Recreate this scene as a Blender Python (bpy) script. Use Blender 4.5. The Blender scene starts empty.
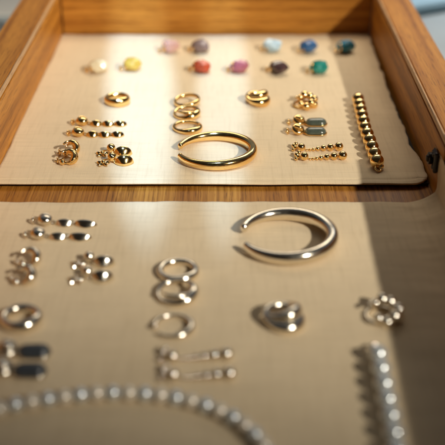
import bpy, math, random
from mathutils import Vector, Matrix, Euler, noise

random.seed(7)
MM = 0.001
scene = bpy.context.scene
C = scene.collection
PI = math.pi

# ------------------------------------------------------------------ camera
F_PX, HORIZON = 957.0, -300.0
TH = math.atan((222.5 - HORIZON) / F_PX)
CAM_H = 0.74 * (math.sin(TH) + math.cos(TH) * (152 - 222.5) / F_PX)
CAM_D = CAM_H / math.tan(TH)


def P(px, py, z=0.0):
    """the point (in mm) at height z (mm) seen at a place of the 445 px photograph"""
    u = (px - 222.5) / F_PX
    v = (py - 222.5) / F_PX
    down = math.sin(TH) + math.cos(TH) * v
    fw = math.cos(TH) - math.sin(TH) * v
    t = (CAM_H - z * MM) / down
    return Vector((u * t / MM, (fw * t - CAM_D) / MM, z))


cd = bpy.data.cameras.new("camera")
cam = bpy.data.objects.new("camera", cd)
C.objects.link(cam)
cam.location = (0, -CAM_D, CAM_H)
cam.rotation_euler = (PI / 2 - TH, 0, 0)
cd.sensor_width = 36
cd.lens = 36 * F_PX / 445
cd.clip_start = 0.01
cd.clip_end = 60
cd.dof.use_dof = True
cd.dof.focus_distance = 0.715
cd.dof.aperture_fstop = 5.0
scene.camera = cam

# ------------------------------------------------------------------ materials


def new_mat(name):
    m = bpy.data.materials.new(name)
    m.use_nodes = True
    nt = m.node_tree
    nt.nodes.clear()
    out = nt.nodes.new("ShaderNodeOutputMaterial")
    b = nt.nodes.new("ShaderNodeBsdfPrincipled")
    nt.links.new(b.outputs[0], out.inputs[0])
    return m, nt, b


def coords(nt, scale=(1, 1, 1), rot=(0, 0, 0), kind="Object"):
    tc = nt.nodes.new("ShaderNodeTexCoord")
    mp = nt.nodes.new("ShaderNodeMapping")
    mp.inputs["Scale"].default_value = scale
    mp.inputs["Rotation"].default_value = rot
    nt.links.new(tc.outputs[kind], mp.inputs[0])
    return mp.outputs[0]


def noise_tex(nt, vec, scale, detail=4, rough=0.55, dist=0.0):
    n = nt.nodes.new("ShaderNodeTexNoise")
    n.inputs["Scale"].default_value = scale
    n.inputs["Detail"].default_value = detail
    n.inputs["Roughness"].default_value = rough
    n.inputs["Distortion"].default_value = dist
    nt.links.new(vec, n.inputs["Vector"])
    return n.outputs["Fac"]


def ramp(nt, fac, stops):
    r = nt.nodes.new("ShaderNodeValToRGB")
    cr = r.color_ramp
    while len(cr.elements) < len(stops):
        cr.elements.new(0.5)
    for e, (p, c) in zip(cr.elements, stops):
        e.position = p
        e.color = (*c, 1) if len(c) == 3 else c
    nt.links.new(fac, r.inputs[0])
    return r.outputs[0]


def math_node(nt, op, a, b=None):
    n = nt.nodes.new("ShaderNodeMath")
    n.operation = op
    for i, v in enumerate((a, b)):
        if v is None:
            continue
        if isinstance(v, (int, float)):
            n.inputs[i].default_value = v
        else:
            nt.links.new(v, n.inputs[i])
    return n.outputs[0]


def mixc(nt, fac, a, b, mode="MIX"):
    n = nt.nodes.new("ShaderNodeMix")
    n.data_type = "RGBA"
    n.blend_type = mode
    for k, v in ((0, fac), (6, a), (7, b)):
        if isinstance(v, (int, float)):
            n.inputs[k].default_value = v
        elif isinstance(v, tuple):
            n.inputs[k].default_value = (*v, 1)
        else:
            nt.links.new(v, n.inputs[k])
    return n.outputs[2]


def bump(nt, b, height, strength, dist):
    n = nt.nodes.new("ShaderNodeBump")
    n.inputs["Strength"].default_value = strength
    n.inputs["Distance"].default_value = dist
    nt.links.new(height, n.inputs["Height"])
    nt.links.new(n.outputs[0], b.inputs["Normal"])


def metal(name, col, rough):
    m, nt, b = new_mat(name)
    b.inputs["Metallic"].default_value = 1
    v = coords(nt)
    f = noise_tex(nt, v, 260, 3)
    c = ramp(nt, f, [(0.3, tuple(x * 0.93 for x in col)), (0.7, col)])
    nt.links.new(c, b.inputs["Base Color"])
    r = ramp(nt, noise_tex(nt, v, 150, 6, 0.7, 0.5), [(0.32, (rough * 0.75,) * 3), (0.55, (rough,) * 3), (0.74, (rough * 1.9,) * 3)])
    nt.links.new(r, b.inputs["Roughness"])
    bump(nt, b, noise_tex(nt, v, 900, 2), 0.06, 0.0004)
    return m


GOLD = metal("polished_gold", (1.0, 0.69, 0.29), 0.12)
SILVER = metal("polished_silver", (0.89, 0.81, 0.68), 0.17)
IRON = metal("blackened_metal", (0.055, 0.052, 0.05), 0.38)


def wood_mat(name, axis, tone=1.0, hi=420.0):
    m, nt, b = new_mat(name)
    lo = 9.0
    sc = [hi, hi, hi]
    sc[axis] = lo
    warp = coords(nt, tuple(x * 0.25 for x in sc))
    figure = noise_tex(nt, warp, 1.0, 5, 0.6, 0.6)
    sc2 = [1100.0] * 3
    sc2[axis] = 45.0
    pores = noise_tex(nt, coords(nt, tuple(sc2)), 1.0, 3, 0.6, 0.2)
    t = tone
    c1 = ramp(nt, figure, [(0.30, (0.22 * t, 0.070 * t, 0.009 * t)), (0.48, (0.43 * t, 0.165 * t, 0.022 * t)), (0.66, (0.60 * t, 0.26 * t, 0.042 * t))])
    if tone > 1:
        c1 = mixc(nt, 0.55, c1, (0.62, 0.46, 0.29))
    c2 = ramp(nt, pores, [(0.33, (0.45, 0.38, 0.33)), (0.47, (1, 1, 1))])
    c = mixc(nt, 0.9, c1, c2, "MULTIPLY")
    nt.links.new(c, b.inputs["Base Color"])
    b.inputs["Roughness"].default_value = 0.42
    b.inputs["Specular IOR Level"].default_value = 0.2
    bump(nt, b, pores, 0.25, 0.0006)
    return m


OAK_Y = wood_mat("oiled_oak_lengthwise", 1)
OAK_RAIL = wood_mat("oiled_oak_rail", 1, 0.74, 1500.0)
OAK_X = wood_mat("oiled_oak_crosswise", 0)


def linen_mat(name, col):
    m, nt, b = new_mat(name)
    v0 = coords(nt)
    wob = noise_tex(nt, v0, 60, 2)

    def thread(direction, pitch):
        w = nt.nodes.new("ShaderNodeTexWave")
        w.wave_type = "BANDS"
        w.bands_direction = direction
        w.inputs["Scale"].default_value = 0.314 / pitch
        w.inputs["Distortion"].default_value = 1.6
        w.inputs["Detail"].default_value = 2
        w.inputs["Detail Scale"].default_value = 0.6
        nt.links.new(v0, w.inputs["Vector"])
        return w.outputs["Fac"]

    wx = thread("X", 0.00095)
    wy = thread("Y", 0.00105)
    slub_x = noise_tex(nt, coords(nt, (60, 900, 60)), 1.0, 3, 0.6)
    slub_y = noise_tex(nt, coords(nt, (900, 60, 60)), 1.0, 3, 0.6)
    h = math_node(nt, "ADD", math_node(nt, "MULTIPLY", wx, 0.55), wy)
    h = math_node(nt, "ADD", h, math_node(nt, "MULTIPLY", math_node(nt, "ADD", slub_x, slub_y), 1.1))
    dark = tuple(x * 0.86 for x in col)
    light = tuple(min(1, x * 1.07) for x in col)
    c = ramp(nt, math_node(nt, "MULTIPLY", h, 0.33), [(0.25, dark), (0.8, light)])
    blot = ramp(nt, noise_tex(nt, v0, 14, 5), [(0.3, (0.93, 0.92, 0.90)), (0.7, (1.0, 1.0, 1.0))])
    c = mixc(nt, 1.0, c, blot, "MULTIPLY")
    for sc_ in ((22, 420, 22), (420, 22, 22)):  # thicker yarns here and there
        yarn = ramp(nt, noise_tex(nt, coords(nt, sc_), 1.0, 2, 0.5), [(0.34, (0.945, 0.935, 0.92)), (0.46, (1, 1, 1)), (0.62, (1, 1, 1)), (0.74, (1.03, 1.03, 1.03))])
        c = mixc(nt, 1.0, c, yarn, "MULTIPLY")
    nt.links.new(c, b.inputs["Base Color"])
    b.inputs["Roughness"].default_value = 0.92
    b.inputs["Specular IOR Level"].default_value = 0.12
    b.inputs["Sheen Weight"].default_value = 0.15
    bump(nt, b, h, 0.28, 0.0003)
    return m


LINEN = linen_mat("natural_linen", (0.745, 0.585, 0.385))


def stone_mat(name, col, spot, rough=0.22):
    m, nt, b = new_mat(name)
    v = coords(nt)
    f = noise_tex(nt, v, 230, 5, 0.65, 0.8)
    c = ramp(nt, f, [(0.32, spot), (0.6, col)])
    nt.links.new(c, b.inputs["Base Color"])
    b.inputs["Roughness"].default_value = rough
    b.inputs["Coat Weight"].default_value = 0.35
    b.inputs["Coat Roughness"].default_value = 0.12
    b.inputs["Subsurface Weight"].default_value = 0.15
    b.inputs["Subsurface Radius"].default_value = (0.003, 0.003, 0.003)
    return m


def plain_mat(name, col, rough=0.7, sc=40, var=0.15):
    m, nt, b = new_mat(name)
    f = noise_tex(nt, coords(nt), sc, 6, 0.6)
    c = ramp(nt, f, [(0.3, tuple(x * (1 - var) for x in col)), (0.7, tuple(x * (1 + var) for x in col))])
    nt.links.new(c, b.inputs["Base Color"])
    b.inputs["Roughness"].default_value = rough
    return m


# ------------------------------------------------------------------ mesh helpers (all in mm)
class MB:
    def __init__(s):
        s.v, s.f, s.flat = [], [], []

    def add(s, vs, fs, flat=False):
        b = len(s.v)
        s.v += [Vector(v) for v in vs]
        for f in fs:
            s.f.append([b + i for i in f])
            s.flat.append(flat)
        return s

    def ball(s, c, r, sc=(1, 1, 1), rot=None, seg=24, rings=16):
        vs, fs = [], []
        M = rot.to_matrix() if rot else Matrix.Identity(3)
        c = Vector(c)
        for i in range(1, rings):
            ph = PI * i / rings
            for j in range(seg):
                a = 2 * PI * j / seg
                p = Vector((math.sin(ph) * math.cos(a) * sc[0], math.sin(ph) * math.sin(a) * sc[1], math.cos(ph) * sc[2])) * r
                vs.append(c + M @ p)
        vs.append(c + M @ Vector((0, 0, r * sc[2])))
        vs.append(c + M @ Vector((0, 0, -r * sc[2])))
        t, bt = len(vs) - 2, len(vs) - 1
        for i in range(rings - 2):
            for j in range(seg):
                k = (j + 1) % seg
                fs.append([i * seg + j, (i + 1) * seg + j, (i + 1) * seg + k, i * seg + k])
        for j in range(seg):
            k = (j + 1) % seg
            fs.append([t, j, k])
            fs.append([bt, (rings - 2) * seg + k, (rings - 2) * seg + j])
        return s.add(vs, fs)

    def tube(s, path, rad, closed=False, seg=16, flat_z=1.0, up=None):
        """path of points, radius number or list; flat_z squeezes the section along the up direction"""
        n = len(path)
        path = [Vector(p) for p in path]
        rr = rad if isinstance(rad, (list, tuple)) else [rad] * n
        vs, fs = [], []
        upv = Vector(up) if up else Vector((0, 0, 1))
        for i, p in enumerate(path):
            a = path[(i - 1) % n] if (closed or i > 0) else p
            b = path[(i + 1) % n] if (closed or i < n - 1) else p
            t = (b - a).normalized()
            side = t.cross(upv)
            if side.length < 1e-3:
                side = t.cross(Vector((1, 0.2, 0)))
            side.normalize()
            u = side.cross(t).normalized()
            for j in range(seg):
                q = 2 * PI * j / seg
                vs.append(p + side * math.cos(q) * rr[i] + u * math.sin(q) * rr[i] * flat_z)
        m = n if closed else n - 1
        for i in range(m):
            for j in range(seg):
                k = (j + 1) % seg
                a, b = i * seg, ((i + 1) % n) * seg
                fs.append([a + j, a + k, b + k, b + j])
        s.add(vs, fs)
        if not closed:  # rounded ends
            for i, d in ((0, -1), (n - 1, 1)):
                t = (path[1] - path[0]) if i == 0 else (path[-1] - path[-2])
                s.ball(path[i], rr[i] * 0.995, (1, 1, flat_z), None, seg, 10)
        return s

    def ring(s, c, R, r, a0=0, a1=360, rot=None, seg=56, flat_z=1.0, Ry=None, tseg=16):
        """torus or part of one in its own xy plane; r a number or a function of the angle in degrees"""
        c = Vector(c)
        M = rot.to_matrix() if rot else Matrix.Identity(3)
        closed = abs(a1 - a0) >= 359.9
        n = seg if closed else seg + 1
        pts, rr = [], []
        for i in range(n):
            a = a0 + (a1 - a0) * i / seg
            q = math.radians(a)
            pts.append(c + M @ Vector((R * math.cos(q), (Ry or R) * math.sin(q), 0)))
            rr.append(r(a) if callable(r) else r)
        return s.tube(pts, rr, closed, tseg, flat_z, M @ Vector((0, 0, 1)))

    def marquise(s, c, L, W, H, rotz=0.0, ridge=0.5, tilt=0.0):
        """pointed oval dome with a soft ridge, lying on its flat back"""
        n, m = 20, 10
        vs, fs = [], []
        M = Euler((tilt, 0, rotz)).to_matrix()
        c = Vector(c)
        for i in range(n + 1):
            t = -1 + 2 * i / n
            w = W / 2 * max(0.0, (1 - abs(t) ** 1.7)) ** 0.75 + 0.02
            for j in range(m + 1):
                q = -1 + 2 * j / m
                z = H * (1 - abs(t) ** 2.2) ** 0.6 * ((1 - abs(q)) * ridge + (1 - q * q) * (1 - ridge))
                vs.append(c + M @ Vector((t * L / 2, q * w, z)))
        for i in range(n):
            for j in range(m):
                a = i * (m + 1) + j
                fs.append([a, a + m + 1, a + m + 2, a + 1])
        b = len(vs)
        for i in range(n + 1):
            t = -1 + 2 * i / n
            w = W / 2 * max(0.0, (1 - abs(t) ** 1.7)) ** 0.75 + 0.02
            vs.append(c + M @ Vector((t * L / 2, -w * 0.9, -0.5)))
            vs.append(c + M @ Vector((t * L / 2, w * 0.9, -0.5)))
        for i in range(n):
            fs.append([b + 2 * i, b + 2 * i + 1, b + 2 * i + 3, b + 2 * i + 2])
            fs.append([i * (m + 1), b + 2 * i, b + 2 * i + 2, (i + 1) * (m + 1)])
            fs.append([i * (m + 1) + m, (i + 1) * (m + 1) + m, b + 2 * i + 3, b + 2 * i + 1])
        return s.add(vs, fs)

    def bevel_box(s, lo, hi, bv, skew=None):
        """box with chamfered edges; skew maps each point"""
        lo, hi = Vector(lo), Vector(hi)
        vs, idx = [], {}
        for sx in (0, 1):
            for sy in (0, 1):
                for sz in (0, 1):
                    for k in range(3):
                        p = Vector(((lo, hi)[sx].x, (lo, hi)[sy].y, (lo, hi)[sz].z))
                        for ax, sg in ((0, sx), (1, sy), (2, sz)):
                            if ax != k:
                                p[ax] += bv * (1 if sg == 0 else -1)
                        idx[(sx, sy, sz, k)] = len(vs)
                        vs.append(skew(p) if skew else p)
        fs = []
        for k in range(3):
            a, b = [i for i in range(3) if i != k]
            for sg in (0, 1):
                q = []
                for u, w in ((0, 0), (1, 0), (1, 1), (0, 1)):
                    t = [0, 0, 0]
                    t[k], t[a], t[b] = sg, u, w
                    q.append(idx[(*t, k)])
                fs.append(q)
        for k in range(3):  # edges along axis k
            a, b = [i for i in range(3) if i != k]
            for u in (0, 1):
                for w in (0, 1):
                    t0, t1 = [0, 0, 0], [0, 0, 0]
                    t0[k], t1[k] = 0, 1
                    t0[a] = t1[a] = u
                    t0[b] = t1[b] = w
                    fs.append([idx[(*t0, a)], idx[(*t0, b)], idx[(*t1, b)], idx[(*t1, a)]])
        for sx in (0, 1):
            for sy in (0, 1):
                for sz in (0, 1):
                    fs.append([idx[(sx, sy, sz, k)] for k in range(3)])
        return s.add(vs, fs, True)

    def cyl(s, c, axis, r, L, seg=24, bv=0.3):
        c, ax = Vector(c), Vector(axis).normalized()
        u = ax.orthogonal().normalized()
        w = ax.cross(u)
        prof = [(0, 0), (r - bv, 0), (r, bv), (r, L - bv), (r - bv, L), (0, L)]
        vs, fs = [], []
        for pr, h in prof:
            for j in range(seg):
                q = 2 * PI * j / seg
                vs.append(c + ax * h + (u * math.cos(q) + w * math.sin(q)) * max(pr, 0.01))
        for i in range(len(prof) - 1):
            for j in range(seg):
                k = (j + 1) % seg
                fs.append([i * seg + j, i * seg + k, (i + 1) * seg + k, (i + 1) * seg + j])
        return s.add(vs, fs, True)

    def build(s, name, mat, parent=None):
        me = bpy.data.meshes.new(name)
        me.from_pydata([v * MM for v in s.v], [], s.f)
        me.update()
        import bmesh
        bm = bmesh.new()
        bm.from_mesh(me)
        bmesh.ops.recalc_face_normals(bm, faces=bm.faces)
        bm.to_mesh(me)
        bm.free()
        for p, fl in zip(me.polygons, s.flat):
            p.use_smooth = not fl
        me.materials.append(mat)
        o = bpy.data.objects.new(name, me)
        C.objects.link(o)
        if parent:
            o.parent = parent
        return o


def tag(o, label=None, cat=None, group=None, kind=None):
    for k, v in (("label", label), ("category", cat), ("group", group), ("kind", kind)):
        if v:
            o[k] = v
    return o


def thing(name, label, cat, loc, rotz=0.0, group=None):
    o = bpy.data.objects.new(name, None)
    o.empty_display_size = 0.005
    C.objects.link(o)
    o.location = Vector(loc) * MM
    o.rotation_euler = (0, 0, rotz)
    return tag(o, label, cat, group)


def dup(root, label, loc, rotz):
    r = root.copy()
    C.objects.link(r)
    r.location = Vector(loc) * MM
    r.rotation_euler = (0, 0, rotz)
    r["label"] = label
    for ch in list(root.children):
        c = ch.copy()
        C.objects.link(c)
        c.parent = r
        for g in list(ch.children):
            d = g.copy()
            C.objects.link(d)
            d.parent = c
    return r


ZF = -2.0  # top of the front cloth

# ------------------------------------------------------------------ the case
case = thing("display_case", "open honey oak display case with deep sides, lined with two linen cloths", "display case", (0, 0, 0))
YH = 33.0  # where the two halves meet


def lid_skew_right(p):
    t = (p.y - YH) / (414 - YH)
    q = Vector(p)
    q.x += 3.0 * t
    if p.z > 20:
        q.z += -2.6 + 3.6 * t
    return q


EDGE = wood_mat("lit_oak_edge", 1, 1.25)  # paler oak: light caught on the wall's inner edge put into colour
MB().bevel_box((153.6, YH + 1.0, -34), (183, 446, 47), 0.9, lid_skew_right).build("side_wall", OAK_Y, case)
MB().bevel_box((-199, YH + 1.0, -34), (-169.2, 446, 47.5), 0.9).build("side_wall", OAK_Y, case)
# thin lining boards inside the walls, a dark joint above them and a pale edge strip on top
MB().bevel_box((151.4, YH + 1.0, -30), (153.2, 412, 41.6), 0.3, lid_skew_right).build("lining_board", OAK_Y, case)
MB().bevel_box((-168.8, YH + 1.0, -30), (-167.0, 412, 42.4), 0.3).build("lining_board", OAK_Y, case)
MB().bevel_box((151.2, YH + 1.0, 43.3), (153.4, 412, 47.4), 0.7, lid_skew_right).build("edge_strip", EDGE, case)
MB().bevel_box((-169.0, YH + 1.0, 43.9), (-166.8, 412, 47.9), 0.7).build("edge_strip", EDGE, case)
MB().bevel_box((-166.6, 413, -34), (154.2, 445, 46.5), 0.9).build("back_wall", OAK_X, case)
MB().bevel_box((153.0, -330, -34), (183, YH, 55), 0.9, lambda p: Vector((p.x, p.y, p.z + (0.036 * (YH - p.y) if p.z > 20 else 0)))).build("side_wall", OAK_Y, case)  # unseen top raised towards the front to shape the shadow on the cloth
MB().bevel_box((-199, -330, -34), (-167, YH, 47.5), 0.9).build("side_wall", OAK_Y, case)
MB().bevel_box((-166.5, YH - 12, -30), (152.5, 69, -5.0), 0.6).build("divider_rail", OAK_RAIL, case)
MB().bevel_box((-166.5, 69.6, -30), (151.3, 412.5, -7.0), 0.4).build("base_board", OAK_X, case)
MB().bevel_box((-166.5, -330, -30), (152.5, YH - 12.6, -7.0), 0.4).build("base_board", OAK_X, case)

hp = P(434, 168, 15)
hinge = MB().bevel_box((148.4, hp.y - 5.5, 15), (152.2, hp.y + 6.5, 29), 2.2).build("hinge", IRON, case)
MB().cyl((148.6, hp.y + 1.5, 22), (-1, 0, 0), 4.4, 3.2, 20, 0.5).bevel_box((144.0, hp.y - 0.4, 19.6), (148.0, hp.y + 3.4, 24.4), 0.9).build("catch", IRON, hinge)
for zz, yy in ((17.6, -3.2), (26.0, -3.2)):
    MB().ball((148.2, hp.y + yy, zz), 1.7, (0.6, 1, 1)).build("screw", IRON, hinge)
MB().tube([(149.6, hp.y - 6.6, 16), (149.6, hp.y - 6.6, 28)], 1.9).build("hinge_pin", IRON, hinge)


# ------------------------------------------------------------------ the cloths
def fbm(x, y, s, seed=0.0):
    return noise.fractal(Vector((x * s, y * s, seed)), 1.0, 2.0, 4)


def cloth_grid(xs, ys, pos, thick):
    mb = MB()
    nx, ny = len(xs), len(ys)
    top = [pos(x, y) for y in ys for x in xs]
    bot = [p - Vector((0, 0, thick)) for p in top]
    fs = []
    N = nx * ny
    for j in range(ny - 1):
        for i in range(nx - 1):
            a = j * nx + i
            fs.append([a, a + 1, a + nx + 1, a + nx])
            fs.append([N + a, N + a + nx, N + a + nx + 1, N + a + 1])
    rim = [i for i in range(nx)] + [j * nx + nx - 1 for j in range(1, ny)] + [(ny - 1) * nx + i for i in range(nx - 2, -1, -1)] + [j * nx for j in range(ny - 2, 0, -1)]
    for a, b in zip(rim, rim[1:] + rim[:1]):
        fs.append([a, N + a, N + b, b])
    return mb.add(top + bot, fs)


def lin(a, b, n):
    return [a + (b - a) * i / (n - 1) for i in range(n)]


def back_pos(x, y):
    # corner rounding front right, wavy edges, gentle waves near the right wall
    px, py = x, y
    rc = 13.0
    cx, cy = 150.0 - rc, 61.0 + rc
    if x > cx and y < cy:
        d = Vector((x - cx, y - cy))
        m = max(abs(d.x), abs(d.y))
        if d.length > 1e-6:
            k = m / d.length
            px, py = cx + d.x * k, cy + d.y * k
    er = max(0.0, (x - 105) / 45)
    el = max(0.0, (-130 - x) / 36)
    ef = max(0.0, (77 - y) / 16)
    eb = max(0.0, (y - 370) / 40)
    px += er ** 2 * (2.2 * fbm(3, y, 0.022, 4.0) + 1.0 + 4.5 * max(0, (y - 220) / 190))
    px += er ** 2 * (0.9 * fbm(2, y, 0.06, 14.0) + 0.35 * math.sin(y * 0.24 + 5 * fbm(2, y, 0.02, 15.0)) - 3.2 * min(1.0, max(0.0, (y - 95) / 30)))
    px = min(px, 150.6 + 3.0 * (y - YH) / 380)
    px += el ** 2 * 1.2 * fbm(9, y, 0.02, 1.0) - el * 1.2
    py += ef ** 2 * (1.0 * fbm(x, 2, 0.012, 2.0)) + eb ** 2 * (1.2 * fbm(x, 7, 0.018, 3.0))
    z = 0.25 * fbm(x, y, 0.012, 8.0) + 0.12 * fbm(x * 0.5, y, 0.06, 9.0)
    z += er * (0.9 * fbm(x * 0.4, y, 0.03, 5.0)) + er ** 3 * 1.6 * max(0.0, fbm(1, y, 0.035, 11.0))
    z += eb * 0.8 * fbm(x, y, 0.02, 6.0)
    z -= 0.9 * ef ** 3
    if 5.0 < y - 61 < 7.2:
        z -= 0.30  # stitched hem line
    return Vector((px, py, z))


back_cloth = cloth_grid(lin(-166, 150, 150), lin(61, 69, 12) + lin(71, 409, 150), back_pos, 1.1).build("linen_cloth", LINEN)
tag(back_cloth, "cream linen cloth with rounded corner under the gold jewellery, behind the wood strip", "cloth")
BOARD_SHADE = plain_mat("shade_dark_board", (0.018, 0.014, 0.011), 0.95, 300, 0.3)  # board blackened so the shade under the cloth edge sits in its colour
MB().bevel_box((-165.5, 64.0, -4.6), (150.4, 405, -2.2), 0.5).build("backing_board", BOARD_SHADE, back_cloth)


def front_pos(x, y):
    wall = 150.0
    rise = max(0.0, x - wall)
    er = max(0.0, min(1.4, (x - 85) / 65))
    ee = max(0.0, (y - 22) / 13.0)
    px = min(x, wall)
    z = ZF + 0.5 * fbm(x, y, 0.012, 21.0) + 0.22 * fbm(x * 0.5, y, 0.05, 29.0)
    z += er * (2.1 * fbm(x * 0.35 + y * 0.1, y, 0.028, 22.0) + 0.7 * fbm(x * 0.3, y, 0.075, 28.0))
    if x > 126 and rise == 0:
        z += 5.5 * ((x - 126) / 24) ** 3
    py = y + ee ** 2 * (0.9 * fbm(x, 2, 0.014, 23.0) + 0.9 * fbm(x, 5, 0.05, 24.0))
    if rise > 0:
        h = rise * (0.62 + 0.38 * math.exp(-((y - 26) / 26) ** 2))
        z += 5.5 + h
        px = wall + 1.9 - 1.9 * math.exp(-rise / 3) + 0.7 * fbm(x, y, 0.05, 25.0) - 0.4
    if y > 12:
        py += ((max(0, x - 128) / 48) ** 1.6) * 13 * (y - 12) / 21
    z -= 0.7 * ee ** 3
    return Vector((px, py, z))


front_cloth = cloth_grid(lin(-166, 120, 120) + lin(121, 176, 56), lin(-300, 20, 140) + lin(22, 35.5, 16), front_pos, 1.0).build("linen_cloth", LINEN)
tag(front_cloth, "tan linen cloth under the silver jewellery, its right side riding up the case wall", "cloth")


# ------------------------------------------------------------------ jewellery
def cuff(name, label, mat, c, Rx, Ry, zb, group, fat=1.0, ends=(-157, 160)):
    t = thing(name, label, "bangle", (c[0], c[1], zb), 0, group)

    def r(a):
        # full on the right and front, slim at the tips
        k = abs(a) / 163.0
        return fat * (2.0 + 1.75 * (1 - k ** 2.2))
    b = MB()
    pts, rr = [], []
    n = 120
    for i in range(n + 1):
        a = ends[0] + (ends[1] - ends[0]) * i / n
        q = math.radians(a)
        rad = r(a)
        pts.append((Rx * math.cos(q), Ry * math.sin(q), fat * (3.75 + 0.9 * (1 - abs(a) / 165))))
        rr.append(rad * 0.90)
    b.tube(pts, rr, False, 28, 1.2)
    b.build("band", mat, t)
    for a in (ends[0] - 0.8, ends[1] + 0.8):
        q = math.radians(a)
        MB().ball((Rx * math.cos(q), Ry * math.sin(q), 3.75 * fat), 2.05 * fat, (1, 1, 1.2)).build("end_cap", mat, t)
    return t


cuff("cuff_bangle", "polished gold open cuff bangle, gap to the left, beside the three gold rings", GOLD, (-5.4, 107.0), 28.6, 27.5, 0.2, "open cuff bangles", 1.06)
cuff("cuff_bangle", "polished silver open cuff bangle on the tan cloth just in front of the wood strip", SILVER, (41.4, -23.5), 29.3, 29.5, ZF + 0.2, "open cuff bangles", 1.25, (-152, 157))


def gem(label, px, py, col, spot, rot=0.0, seed=0, sz=1.25, rough=0.22):
    p = P(px, py + 4.5, 0)
    t = thing("gem_earring", label, "earring", p, rot, "gemstone stud earrings in two rows")
    rnd = random.Random(seed)
    # faceted pebble
    import bmesh
    bm = bmesh.new()
    bmesh.ops.create_icosphere(bm, subdivisions=2, radius=1)
    vs = []
    for v in bm.verts:
        d = v.co.normalized()
        k = 1 + 0.22 * noise.noise(d * 2.2 + Vector((seed * 3.1, 0, 0))) + rnd.uniform(-0.07, 0.07)
        vs.append(Vector((d.x * 7.4 * k, d.y * 5.8 * k, d.z * 5.3 * k)) * sz + Vector((1.2, 0, 5.0 * sz)))
    fs = [[v.index for v in f.verts] for f in bm.faces]
    bm.free()
    s = MB().add(vs, fs, True).build("stone", stone_mat("stone_" + str(seed), col, spot, rough), t)
    e = Euler((0, PI / 2, 0))
    MB().ring((-5.0, -0.6, 4.6 * sz), 3.1 * sz, 0.8, rot=e, seg=32).ball((-5.0, -0.6, 4.6 * sz), 2.6 * sz, (0.4, 1, 1)).build("bezel", GOLD, t)
    MB().tube([(-6, -0.6, 4.8), (-11.0, -0.9, 2.7)], 0.55, seg=10).build("post", GOLD, t)
    MB().ring((-9.5, -0.8, 3.0), 2.0, 0.7, rot=Euler((0.2, PI / 2 - 0.3, 0)), seg=20, tseg=8).build("butterfly_back", GOLD, t)
    return t


gem("pale pink gemstone stud with gold bezel in the farthest row, left end", 169, 48, (0.62, 0.38, 0.33), (0.50, 0.28, 0.25), 0.2, 1)
gem("dusky mauve gemstone stud with gold bezel, directly behind the red one", 199, 48, (0.24, 0.165, 0.15), (0.12, 0.075, 0.07), -0.1, 2)
gem("pale sky blue gemstone stud with gold bezel in the farthest row", 271, 47, (0.42, 0.60, 0.75), (0.55, 0.68, 0.78), 0.1, 3)
gem("vivid cobalt blue gemstone stud with gold bezel in the farthest row", 307, 48, (0.035, 0.14, 0.34), (0.015, 0.06, 0.18), 0.3, 4)
gem("teal blue gemstone stud lying in the wall's shadow at the row's right end", 344, 48, (0.03, 0.24, 0.36), (0.015, 0.12, 0.22), 0.3, 5)
gem("milky cream white gemstone stud with gold bezel, leftmost of the gems", 97, 68, (0.80, 0.70, 0.50), (0.72, 0.56, 0.33), 0.1, 6)
gem("mustard yellow gemstone stud with gold bezel, beside the cream one", 131, 66, (0.60, 0.42, 0.08), (0.46, 0.28, 0.03), 0.15, 7)
gem("bright coral red gemstone stud with gold bezel", 200, 68, (0.48, 0.075, 0.028), (0.30, 0.035, 0.015), -0.2, 8)
gem("raspberry pink gemstone stud with gold bezel between the red and dark brown ones", 238, 68, (0.40, 0.12, 0.15), (0.27, 0.075, 0.11), 0.0, 9)
gem("dark plum brown gemstone stud with gold bezel", 277, 69, (0.085, 0.045, 0.045), (0.03, 0.016, 0.02), -0.35, 10)
gem("emerald teal green gemstone stud with gold bezel", 317, 69, (0.01, 0.27, 0.22), (0.005, 0.14, 0.13), 0.1, 11)


def ring_thing(label, mat, px, py, zb, builder, group, rotz=0.0, name="ring"):
    p = P(px, py, zb + 2)
    t = thing(name, label, "ring", (p.x, p.y, zb), rotz, group)
    builder(t, mat)
    return t


def b_round(R, r, thick_at=-50, extra=1.0, fz=1.0, tilt=(0, 0)):
    def f(t, mat):
        def rad(a):
            return r + extra * max(0.0, math.cos(math.radians(a - thick_at))) ** 1.5
        rot = Euler((tilt[0], tilt[1], 0))
        zc = (r + 0.6 * extra) * fz + R * (abs(math.sin(tilt[0])) + abs(math.sin(tilt[1])))
        MB().ring((0, 0, zc), R, rad, rot=rot, flat_z=fz, seg=72, tseg=20).build("band", mat, t)
    return f


def b_open(R, r):
    def f(t, mat):
        def rad(a):
            return r + 1.0 * max(0, math.cos(math.radians(a + 30)))
        MB().ring((0, 0, 2.2), R, rad, -150, 168, seg=72, tseg=18).build("band", mat, t)
        q = math.radians(168)
        MB().ball((R * math.cos(q), R * math.sin(q), 2.5), r * 1.5).build("end_bead", mat, t)
    return f


def b_swirl(R):
    def f(t, mat):
        rot = Euler((0.13, -0.1, 0))
        MB().ring((0, 0, 3.6), R, lambda a: 1.3 + 1.9 * max(0, math.cos(math.radians(a + 35))) ** 1.3, rot=rot, seg=72, tseg=18).build("band", mat, t)
        MB().ring((0, 0, 4.6), R - 0.5, lambda a: 0.5 + 1.3 * max(0, math.cos(math.radians(a + 55))) ** 1.2, -150, 60, rot=Euler((-0.22, 0.1, 0)), seg=48).build("swirl", mat, t)
    return f


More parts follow.
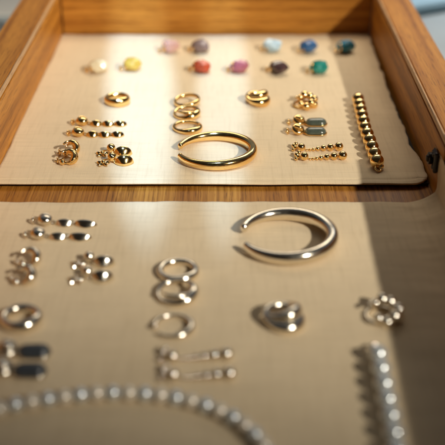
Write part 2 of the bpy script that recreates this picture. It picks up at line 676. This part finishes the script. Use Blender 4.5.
def b_cross(R):
    def f(t, mat):
        def rad(a):
            return 2.0 + 2.6 * max(0, math.cos(math.radians(a + 48))) ** 1.2
        MB().ring((0.6, -1.2, 4.6), R, rad, rot=Euler((0.16, 0.14, 0)), seg=72, tseg=22, flat_z=0.95).build("band", mat, t)
        MB().ring((-0.4, 1.8, 6.4), R - 0.8, lambda a: 1.8 + 2.3 * max(0, math.cos(math.radians(a + 25))) ** 1.2, rot=Euler((-0.17, -0.12, 0)), seg=72, tseg=22, flat_z=0.95).build("crossing_band", mat, t)
    return f


def b_balls(R):
    def f(t, mat):
        MB().ring((0, 0, 1.4), R, 1.1, seg=64).ring((0.3, 0.3, 5.2), R - 0.4, 1.0, -120, 150, rot=Euler((0.1, 0.1, 0)), seg=56).build("band", mat, t)
        for a, z, r in ((-80, 3.0, 3.0), (-50, 5.8, 2.8), (-22, 2.8, 3.1), (-8, 7.0, 2.7), (18, 4.4, 3.0), (52, 6.6, 2.7), (84, 7.0, 3.0), (108, 4.6, 2.5), (-112, 5.2, 2.2)):
            q = math.radians(a)
            MB().ball((R * math.cos(q), R * math.sin(q), z), r * 1.2).build("ball", mat, t)
    return f


GR = "gold rings lying on the cream cloth"
SR = "silver rings lying on the tan cloth"
ring_thing("slim plain gold ring, farthest of the three in a column behind the gold bangle", GOLD, 187, 103, 0, b_round(10.2, 1.35, -60, 0.5, 1.3, (0.10, -0.12)), GR)
ring_thing("gold ring with swirled overlapping band, middle of the column of three", GOLD, 186, 114, 0, b_swirl(9.6), GR)
ring_thing("gold ring with domed front, nearest of the column of three behind the bangle", GOLD, 187, 127, 0, b_round(10.6, 1.4, -50, 1.6), GR)
ring_thing("thick rounded gold ring alone at left, behind the twisted drop earrings", GOLD, 117, 101, 0, b_round(9.0, 2.2, -50, 1.0, 1.35), GR)
ring_thing("chunky gold ring of two crossing domed bands, alone behind the bangle's right end", GOLD, 256, 100, 0, b_cross(8.2), GR)
ring_thing("gold ring set with a cluster of small balls, behind the oval drop earrings", GOLD, 304, 104, 0, b_balls(8.6), GR)
ring_thing("heavy round silver ring, farthest in the column of three beside the bangle", SILVER, 178, 271, ZF, b_round(10.8, 2.1, -60, 0.7), SR)
ring_thing("tapered silver ring with swollen swirled front, middle of the silver column", SILVER, 176, 294, ZF, b_swirl(10.6), SR)
ring_thing("thin silver ring with a gap at its back, nearest of the silver column", SILVER, 173, 326, ZF, b_open(10.4, 1.1), SR, 0.3)
ring_thing("thick rounded silver ring near the left edge, behind the dark oval earrings", SILVER, 21, 320, ZF, b_round(9.6, 2.4, -40, 0.9, 1.2), SR)
ring_thing("chunky silver ring of two crossing domed bands, in front of the silver bangle", SILVER, 281, 319, ZF, b_cross(9.4), SR)
ring_thing("silver ring set with a cluster of small balls, beside the shadow's edge", SILVER, 382, 315, ZF, b_balls(8.8), SR)


def post_back(t, mat, x, y, z=2.2):
    MB().tube([(x + 4, y, z + 1), (x - 4, y + 0.5, z - 0.6)], 0.5, seg=10).build("post", mat, t)
    MB().ring((x - 2.2, y + 0.3, z), 1.9, 0.75, rot=Euler((0.3, PI / 2 - 0.25, 0)), seg=20, tseg=8).build("butterfly_back", mat, t)


# -- long drops of pointed links
def link_drop(mat, label, loc, rotz, links, group):
    t = thing("drop_earring", label, "earring", loc, rotz, group)
    MB().ball((0, 0, 3.6), 4.4, (1.15, 1, 0.8)).ring((0.5, 0, 4.0), 3.6, 1.2, rot=Euler((0.5, 0.4, 0)), seg=28).build("stud", mat, t)
    post_back(t, mat, -5.5, 1.0)
    x = 6.2
    for i, L in enumerate(links):
        MB().ring((x - 0.5, 0, 1.7), 1.2, 0.45, rot=Euler((PI / 3, 0, 0)), seg=18, tseg=8).build("jump_ring", mat, t)
        MB().marquise((x + L / 2, 0.3 * (-1) ** i, 0.8), L, 0.3 * L + 4.6, 4.0, 0.07 * (-1) ** i, 0.75, 0.16).build("link", mat, t)
        x += L - 0.6
    return t


p = P(82, 123, 2)
a = link_drop(GOLD, "gold drop earring of three pointed links, the one farther back of its pair", (p.x, p.y, 0), -0.02, (10.5, 10.5, 11.0), "gold pointed link drop earrings")
p = P(78, 134, 2)
dup(a, "gold drop earring of three pointed links, the nearer of its pair", (p.x, p.y, 0), 0.0)
p = P(45, 222, 0)
a = link_drop(SILVER, "silver drop earring of two leaf shaped links, closest to the wood strip", (p.x, p.y, ZF), -0.03, (13.5, 16.0), "silver leaf link drop earrings")
p = P(38, 236, 0)
dup(a, "silver drop earring of two leaf shaped links, the nearer of its pair", (p.x, p.y, ZF), 0.02)


# -- small hoops
def huggie(mat, label, loc, rotz, group):
    t = thing("hoop_earring", label, "earring", loc, rotz, group)
    rot = Euler((0.75, 0.1, 0.1))
    MB().ring((0, 0, 5.6), 5.2, lambda a: 0.9 + 2.0 * max(0, math.cos(math.radians(a))) ** 0.8, -140, 140, rot=rot, seg=48, tseg=18).build("hoop", mat, t)
    MB().ring((0.8, -1.0, 5.2), 5.0, lambda a: 0.7 + 1.2 * max(0, math.cos(math.radians(a))) ** 0.8, -120, 110, rot=Euler((0.3, -0.5, 0.3)), seg=40, tseg=14).build("twist", mat, t)
    MB().ball((-3.6, -3.6, 2.6), 2.2).build("bead", mat, t)
    MB().tube([(-3.5, 1.5, 3.2), (-9.5, 0.5, 1.6)], 0.6, seg=10).build("post", mat, t)
    MB().ring((-7.8, 0.7, 2.1), 1.9, 0.7, rot=Euler((0, PI / 2, 0.2)), seg=20, tseg=8).build("butterfly_back", mat, t)
    return t


p = P(70, 152, 2)
a = huggie(GOLD, "small twisted gold hoop earring, the farther of the pair by the left edge", (p.x, p.y, 0), 0.2, "small twisted gold hoops")
p = P(68, 161, 2)
dup(a, "small twisted gold hoop earring, the nearer of the pair by the left edge", (p.x, p.y, 0), 0.0)
p = P(29, 262, 0)
a = huggie(SILVER, "small twisted silver hoop earring, the farther of the pair at the left edge", (p.x, p.y, ZF), 0.15, "small twisted silver hoops")
p = P(24, 280, 0)
dup(a, "small twisted silver hoop earring, the nearer of the pair at the left edge", (p.x, p.y, ZF), -0.1)


# -- ball, star and shell drops
SHELL = stone_mat("pearl_shell", (0.72, 0.68, 0.60), (0.58, 0.54, 0.48), 0.18)


def star_drop(mat, label, loc, rotz, group, shell):
    t = thing("shell_earring", label, "earring", loc, rotz, group)
    MB().ball((0, 2.5, 4.2), 3.5).build("ball", mat, t)
    st = MB()
    for k in range(5):
        q = 2 * PI * k / 5 + 0.3
        st.marquise((-6.5 + 2.6 * math.cos(q), -1.5 + 2.6 * math.sin(q), 1.0), 5.6, 3.0, 1.6, q, 0.6)
    st.ball((-6.5, -1.5, 1.9), 1.7)
    st.build("star", mat, t)
    MB().marquise((9.2, -0.8, 1.0), 14.5, 11.0, 6.6, 0.08, 0.3, 0.1).build("shell", shell, t)
    MB().ring((2.6, 0.2, 2.0), 1.5, 0.5, rot=Euler((PI / 3, 0, 0)), seg=18, tseg=8).build("jump_ring", mat, t)
    MB().tube([(0, 2, 3), (-6, 4.5, 1.2)], 0.6, seg=10).build("post", mat, t)
    return t


p = P(111, 152, 2)
a = star_drop(GOLD, "gold ball and star earring with domed drop, the farther of its pair", (p.x, p.y, 0), 0.0, "gold star and shell earrings", GOLD)
p = P(112, 161, 2)
dup(a, "gold ball and star earring with domed drop, the nearer of its pair", (p.x, p.y, 0), 0.05)
p = P(89, 262, 0)
a = star_drop(SILVER, "silver ball and star earring with domed drop, the farther of its pair", (p.x, p.y, ZF), 0.0, "silver star and shell earrings", SILVER)
p = P(87, 277, 0)
dup(a, "silver ball and star earring with domed drop, the nearer of its pair", (p.x, p.y, ZF), 0.05)

# -- polished metal ovals on knot studs, a dark reflection put into their colour
DARKG = stone_mat("gold_oval_dark_reflection", (0.085, 0.10, 0.075), (0.05, 0.06, 0.05), 0.10)
DARKS = stone_mat("silver_oval_dark_reflection", (0.055, 0.06, 0.068), (0.03, 0.033, 0.04), 0.10)


def oval_drop(mat, stone, label, loc, rotz, group):
    t = thing("oval_earring", label, "earring", loc, rotz, group)
    MB().ring((0, 0, 4.4), 3.4, 1.9, rot=Euler((0.5, 0.3, 0)), seg=32).ring((0.4, 0.4, 4.8), 3.0, 1.7, rot=Euler((-0.7, 0.5, 0)), seg=32).ball((0, 0, 4.8), 3.0).build("knot_stud", mat, t)
    post_back(t, mat, -6.0, 0.6)
    fr = MB().tube([(10.2, 0, 1.6), (17.6, 0, 1.6)], [5.7, 5.9], seg=36, flat_z=0.28)
    fr.ring((4.6, 0, 2.2), 1.3, 0.5, rot=Euler((PI / 3, 0, 0)), seg=18, tseg=8)
    fr.build("frame", mat, t)
    MB().tube([(10.2, 0, 2.0), (17.6, 0, 2.0)], [5.0, 5.2], seg=36, flat_z=0.8).build("oval_dome", stone, t)
    return t


p = P(299, 123, 2)
a = oval_drop(GOLD, DARKG, "gold knot earring with polished oval drop coloured as a dark reflection, the farther of its pair", (p.x, p.y, 0), 0.0, "gold earrings with oval drops")
p = P(298, 132, 2)
dup(a, "gold knot earring with polished oval drop coloured as a dark reflection, the nearer of its pair", (p.x, p.y, 0), -0.02)
p = P(8, 352, 0)
a = oval_drop(SILVER, DARKS, "silver knot earring with polished oval drop coloured as a dark reflection, the farther of the pair by the necklace", (p.x, p.y, ZF), 0.02, "silver earrings with oval drops")
p = P(3, 371, 0)
dup(a, "silver knot earring with polished oval drop coloured as a dark reflection, nearest the bead necklace", (p.x, p.y, ZF), 0.0)


# -- graduated bead drops
def bead_drop(mat, label, loc, rotz, group):
    t = thing("bead_drop_earring", label, "earring", loc, rotz, group)
    MB().ball((1, 0, 3.4), 3.2).build("stud", mat, t)
    bk = MB()
    for x, y, z, r in ((-3.4, 2.6, 2.0, 1.7), (-4.2, 5.2, 2.4, 1.9), (-2.4, 6.6, 3.6, 1.6), (-5.2, -0.6, 1.8, 1.5)):
        bk.ball((x, y, z), r)
    bk.tube([(0, 0.5, 2.6), (-4.2, 5.2, 2.2)], 0.6, seg=10)
    bk.build("stud_back", mat, t)
    for x, r in ((5.5, 1.0), (7.9, 1.2), (10.6, 1.45), (13.9, 1.85), (18.2, 2.4), (23.6, 2.95), (30.1, 3.5)):
        MB().ball((x, 0, r), r).build("bead", mat, t)
    MB().tube([(2, 0, 1.6), (30, 0, 2.4)], 0.45, seg=8).build("wire", mat, t)
    return t


p = P(300, 149, 2)
a = bead_drop(GOLD, "gold drop earring of graduated balls, the farther of its pair", (p.x, p.y, 0), 0.04, "gold graduated ball drops")
p = P(303, 158, 2)
dup(a, "gold drop earring of graduated balls, the nearer of its pair", (p.x, p.y, 0), 0.04)
p = P(170, 358, 0)
a = bead_drop(SILVER, "silver drop earring of graduated balls, the farther of its pair", (p.x, p.y, ZF), 0.05, "silver graduated ball drops")
p = P(171, 377, 0)
dup(a, "silver drop earring of graduated balls, the nearer of its pair", (p.x, p.y, ZF), 0.03)


# -- strung balls
def pearl(name, col, m_=0.25):
    m, nt, b = new_mat(name)
    v = coords(nt)
    c = ramp(nt, noise_tex(nt, v, 320, 3), [(0.35, tuple(x * 0.85 for x in col)), (0.65, col)])
    nt.links.new(c, b.inputs["Base Color"])
    b.inputs["Metallic"].default_value = m_
    b.inputs["Roughness"].default_value = 0.17
    b.inputs["Coat Weight"].default_value = 0.6
    b.inputs["Coat Roughness"].default_value = 0.06
    return m


PEARL_BLUE = pearl("blue_white_pearl", (0.84, 0.87, 0.87), 0.6)
PEARL_CHAMPAGNE = pearl("champagne_pearl", (0.90, 0.80, 0.66), 0.3)


def string_of(name, label, cat, mat, pts, r, n, second=None):
    """n balls evenly along a path of mm points"""
    t = thing(name, label, cat, pts[0])
    o = Vector(pts[0])
    path = [Vector(q) - o for q in pts]
    seg = [(b - a_).length for a_, b in zip(path, path[1:])]
    tot = sum(seg)
    proto = None
    for i in range(n):
        d = tot * i / (n - 1)
        k = 0
        while k < len(seg) - 1 and d > seg[k]:
            d -= seg[k]
            k += 1
        q = path[k].lerp(path[k + 1], min(1, d / seg[k]))
        if proto is None:
            proto = MB().ball((0, 0, 0), r, (1, 1, 1), None, 36, 24).build("bead", mat, t)
            proto.location = q * MM
        else:
            if second and i == 1:
                other = proto.copy()
                other.data = proto.data.copy()
                other.data.materials[0] = second
                b = other
            else:
                b = (other if second and i % 2 else proto).copy()
            C.objects.link(b)
            b.parent = t
            b.location = q * MM
            b.rotation_euler = (i * 1.3, i * 0.7, i * 2.1)
    MB().tube(path, 0.7, seg=10).build("cord", mat, t)
    return t, path


def clasp(t, path, mat, r):
    e = path[-1]
    d = (path[-1] - path[-2]).normalized()
    MB().ring(e + d * (r + 1.8) - Vector((0, 0, r * 0.55)), 2.2, 0.7, rot=Euler((0.4, 0.3, 0)), seg=24, tseg=10).ball(e + d * (r * 0.7) + Vector((3.0, 0, -r * 0.5)), 1.9).build("clasp", mat, t)


p0, p1 = P(358, 99, 5), P(377, 161, 5)
mid = p0.lerp(p1, 0.5) + Vector((-1.5, 0, 0))
t, pa = string_of("ball_bracelet", "gold ball bracelet laid straight in the shade of the right wall", "bracelet", GOLD, [p0, mid, p1], 5.3, 11)
clasp(t, pa, GOLD, 5.3)
q = [P(x, y, 3.8) for x, y in ((378, 354), (386, 394), (393, 428), (400, 470))]
t, pa = string_of("bead_bracelet", "bracelet of large blue white beads laid straight at the lower right of the tan cloth", "bracelet", PEARL_BLUE, q, 5.2, 8)
MB().ring(-(pa[1] - pa[0]).normalized() * 8.5 + Vector((0, 0, -3.2)), 3.2, 0.9, rot=Euler((0.4, 0.2, 0)), seg=24, tseg=10).ball((3.5, 5.5, -3), 2.2).build("clasp", SILVER, t)

ctrl = [(-45, 432), (-15, 415), (10, 406), (50, 399), (90, 394), (125, 393), (165, 396), (202, 404), (234, 418), (256, 436), (272, 458), (282, 480)]
pts = [P(x, y, 1.9) for x, y in ctrl]
fine = []
for i in range(len(pts) - 1):  # Catmull-Rom
    a0 = pts[max(0, i - 1)]
    a1, a2 = pts[i], pts[i + 1]
    a3 = pts[min(len(pts) - 1, i + 2)]
    for k in range(8):
        u = k / 8
        fine.append(0.5 * ((2 * a1) + (a2 - a0) * u + (2 * a0 - 5 * a1 + 4 * a2 - a3) * u * u + (3 * a1 - a0 - 3 * a2 + a3) * u ** 3))
fine.append(pts[-1])
L = sum((b - a_).length for a_, b in zip(fine, fine[1:]))
string_of("bead_necklace", "necklace of alternating blue white and champagne beads curving across the front", "necklace", PEARL_BLUE, fine, 4.15, int(L / 7.7), PEARL_CHAMPAGNE)

# ------------------------------------------------------------------ surroundings
TABLE = plain_mat("grey_table", (0.46, 0.50, 0.50), 0.6, 12, 0.1)
tb = MB().bevel_box((-900, -700, -60), (900, 1100, -34.3), 2).build("table_top", TABLE)
tag(tb, "grey table top under the oak case", None, None, "structure")
PALE = plain_mat("pale_blue_card", (0.42, 0.62, 0.72), 0.6, 30, 0.05)
pb = MB().bevel_box((-40, 0, 0), (320, 240, 13), 3).build("folded_cloth", PALE)
pb.location = (0.238, 0.589, -0.0340)
pb.rotation_euler = (0, 0, 0.5)
WHITE = plain_mat("white_paper", (0.78, 0.74, 0.68), 0.8, 20, 0.04)
pp = MB().bevel_box((-620, 592, -34), (-215, 900, -32.5), 0.4).build("paper_sheet", WHITE)
tag(pp, "white paper sheet on the grey table beyond the case's left wall", "paper")
tag(pb, "pale blue folded cloth on the grey table beyond the case's right wall", "cloth")

# ------------------------------------------------------------------ light
W = bpy.data.worlds.new("World")
scene.world = W
W.use_nodes = True
nt = W.node_tree
bg = nt.nodes["Background"]
tc = nt.nodes.new("ShaderNodeTexCoord")
dt = nt.nodes.new("ShaderNodeVectorMath")
dt.operation = "DOT_PRODUCT"
nt.links.new(tc.outputs["Generated"], dt.inputs[0])
dt.inputs[1].default_value = Vector((0.12, 0.78, 0.60)).normalized()
# a dim warm room with a paler, cooler end behind the case
cr = ramp(nt, math_node(nt, "ADD", math_node(nt, "MULTIPLY", dt.outputs["Value"], 0.5), 0.5), [(0.0, (0.020, 0.015, 0.010)), (0.62, (0.030, 0.024, 0.018)), (0.80, (0.10, 0.105, 0.11)), (0.93, (0.22, 0.24, 0.26))])
nt.links.new(cr, bg.inputs[0])
bg.inputs[1].default_value = 0.58


def aim(o, target):
    d = Vector(target) - o.location
    o.rotation_euler = d.to_track_quat("-Z", "Y").to_euler()


def spot(name, loc, target, energy, col, size, blend, radius, scale=(1, 1, 1)):
    l = bpy.data.lights.new(name, "SPOT")
    l.energy, l.color = energy, col
    l.spot_size, l.spot_blend = math.radians(size), blend
    l.shadow_soft_size = radius
    o = bpy.data.objects.new(name, l)
    C.objects.link(o)
    o.location = loc
    aim(o, target)
    o.scale = scale
    return o


def area(name, loc, target, energy, col, sx_, sy_):
    l = bpy.data.lights.new(name, "AREA")
    l.shape = "RECTANGLE"
    l.size, l.size_y = sx_, sy_
    l.energy, l.color = energy, col
    l.spread = math.radians(72)
    o = bpy.data.objects.new(name, l)
    C.objects.link(o)
    o.location = loc
    aim(o, target)
    return o


area("table_fill_lamp", (0.44, 0.85, 0.42), (0.36, 0.62, -0.03), 0.62, (0.92, 0.97, 1.0), 0.3, 0.3)  # added fill that brightens the table beyond the right wall
SUN = Vector((0.55, -0.66, 0.482)).normalized()
ctr = Vector((-0.15, 0.29, 0.0))
spot("low_sun_lamp", ctr + SUN * 2.6, ctr, 260, (1.0, 0.95, 0.82), 20.6, 1.0, 0.034)
area("back_fill_lamp", (0.06, 0.55, 0.45), (0.02, 0.32, 0), 0.50, (1.0, 0.87, 0.68), 0.55, 0.25)  # added soft fill to lift the shade over the back half

# two added spots whose strips stand in for streaks reflected in glass
for px, wfac, e in ((140, 0.125, 185), (223, 0.095, 125)):
    tp = P(px, 84) * MM
    lp = Vector((0, -CAM_D, 1.5))
    spot("glass_streak_lamp", lp, tp, e, (0.40, 0.65, 1.0), 21, 0.85, 0.004, (wfac, 1, 1))

# ------------------------------------------------------------------ picture
scene.view_settings.view_transform = "Standard"
scene.view_settings.look = "None"
scene.view_settings.exposure = 0
scene.view_settings.gamma = 1
scene.render.engine = "CYCLES"
scene.cycles.use_denoising = True
scene.cycles.max_bounces = 8
scene.cycles.sample_clamp_indirect = 8
scene.cycles.caustics_reflective = True
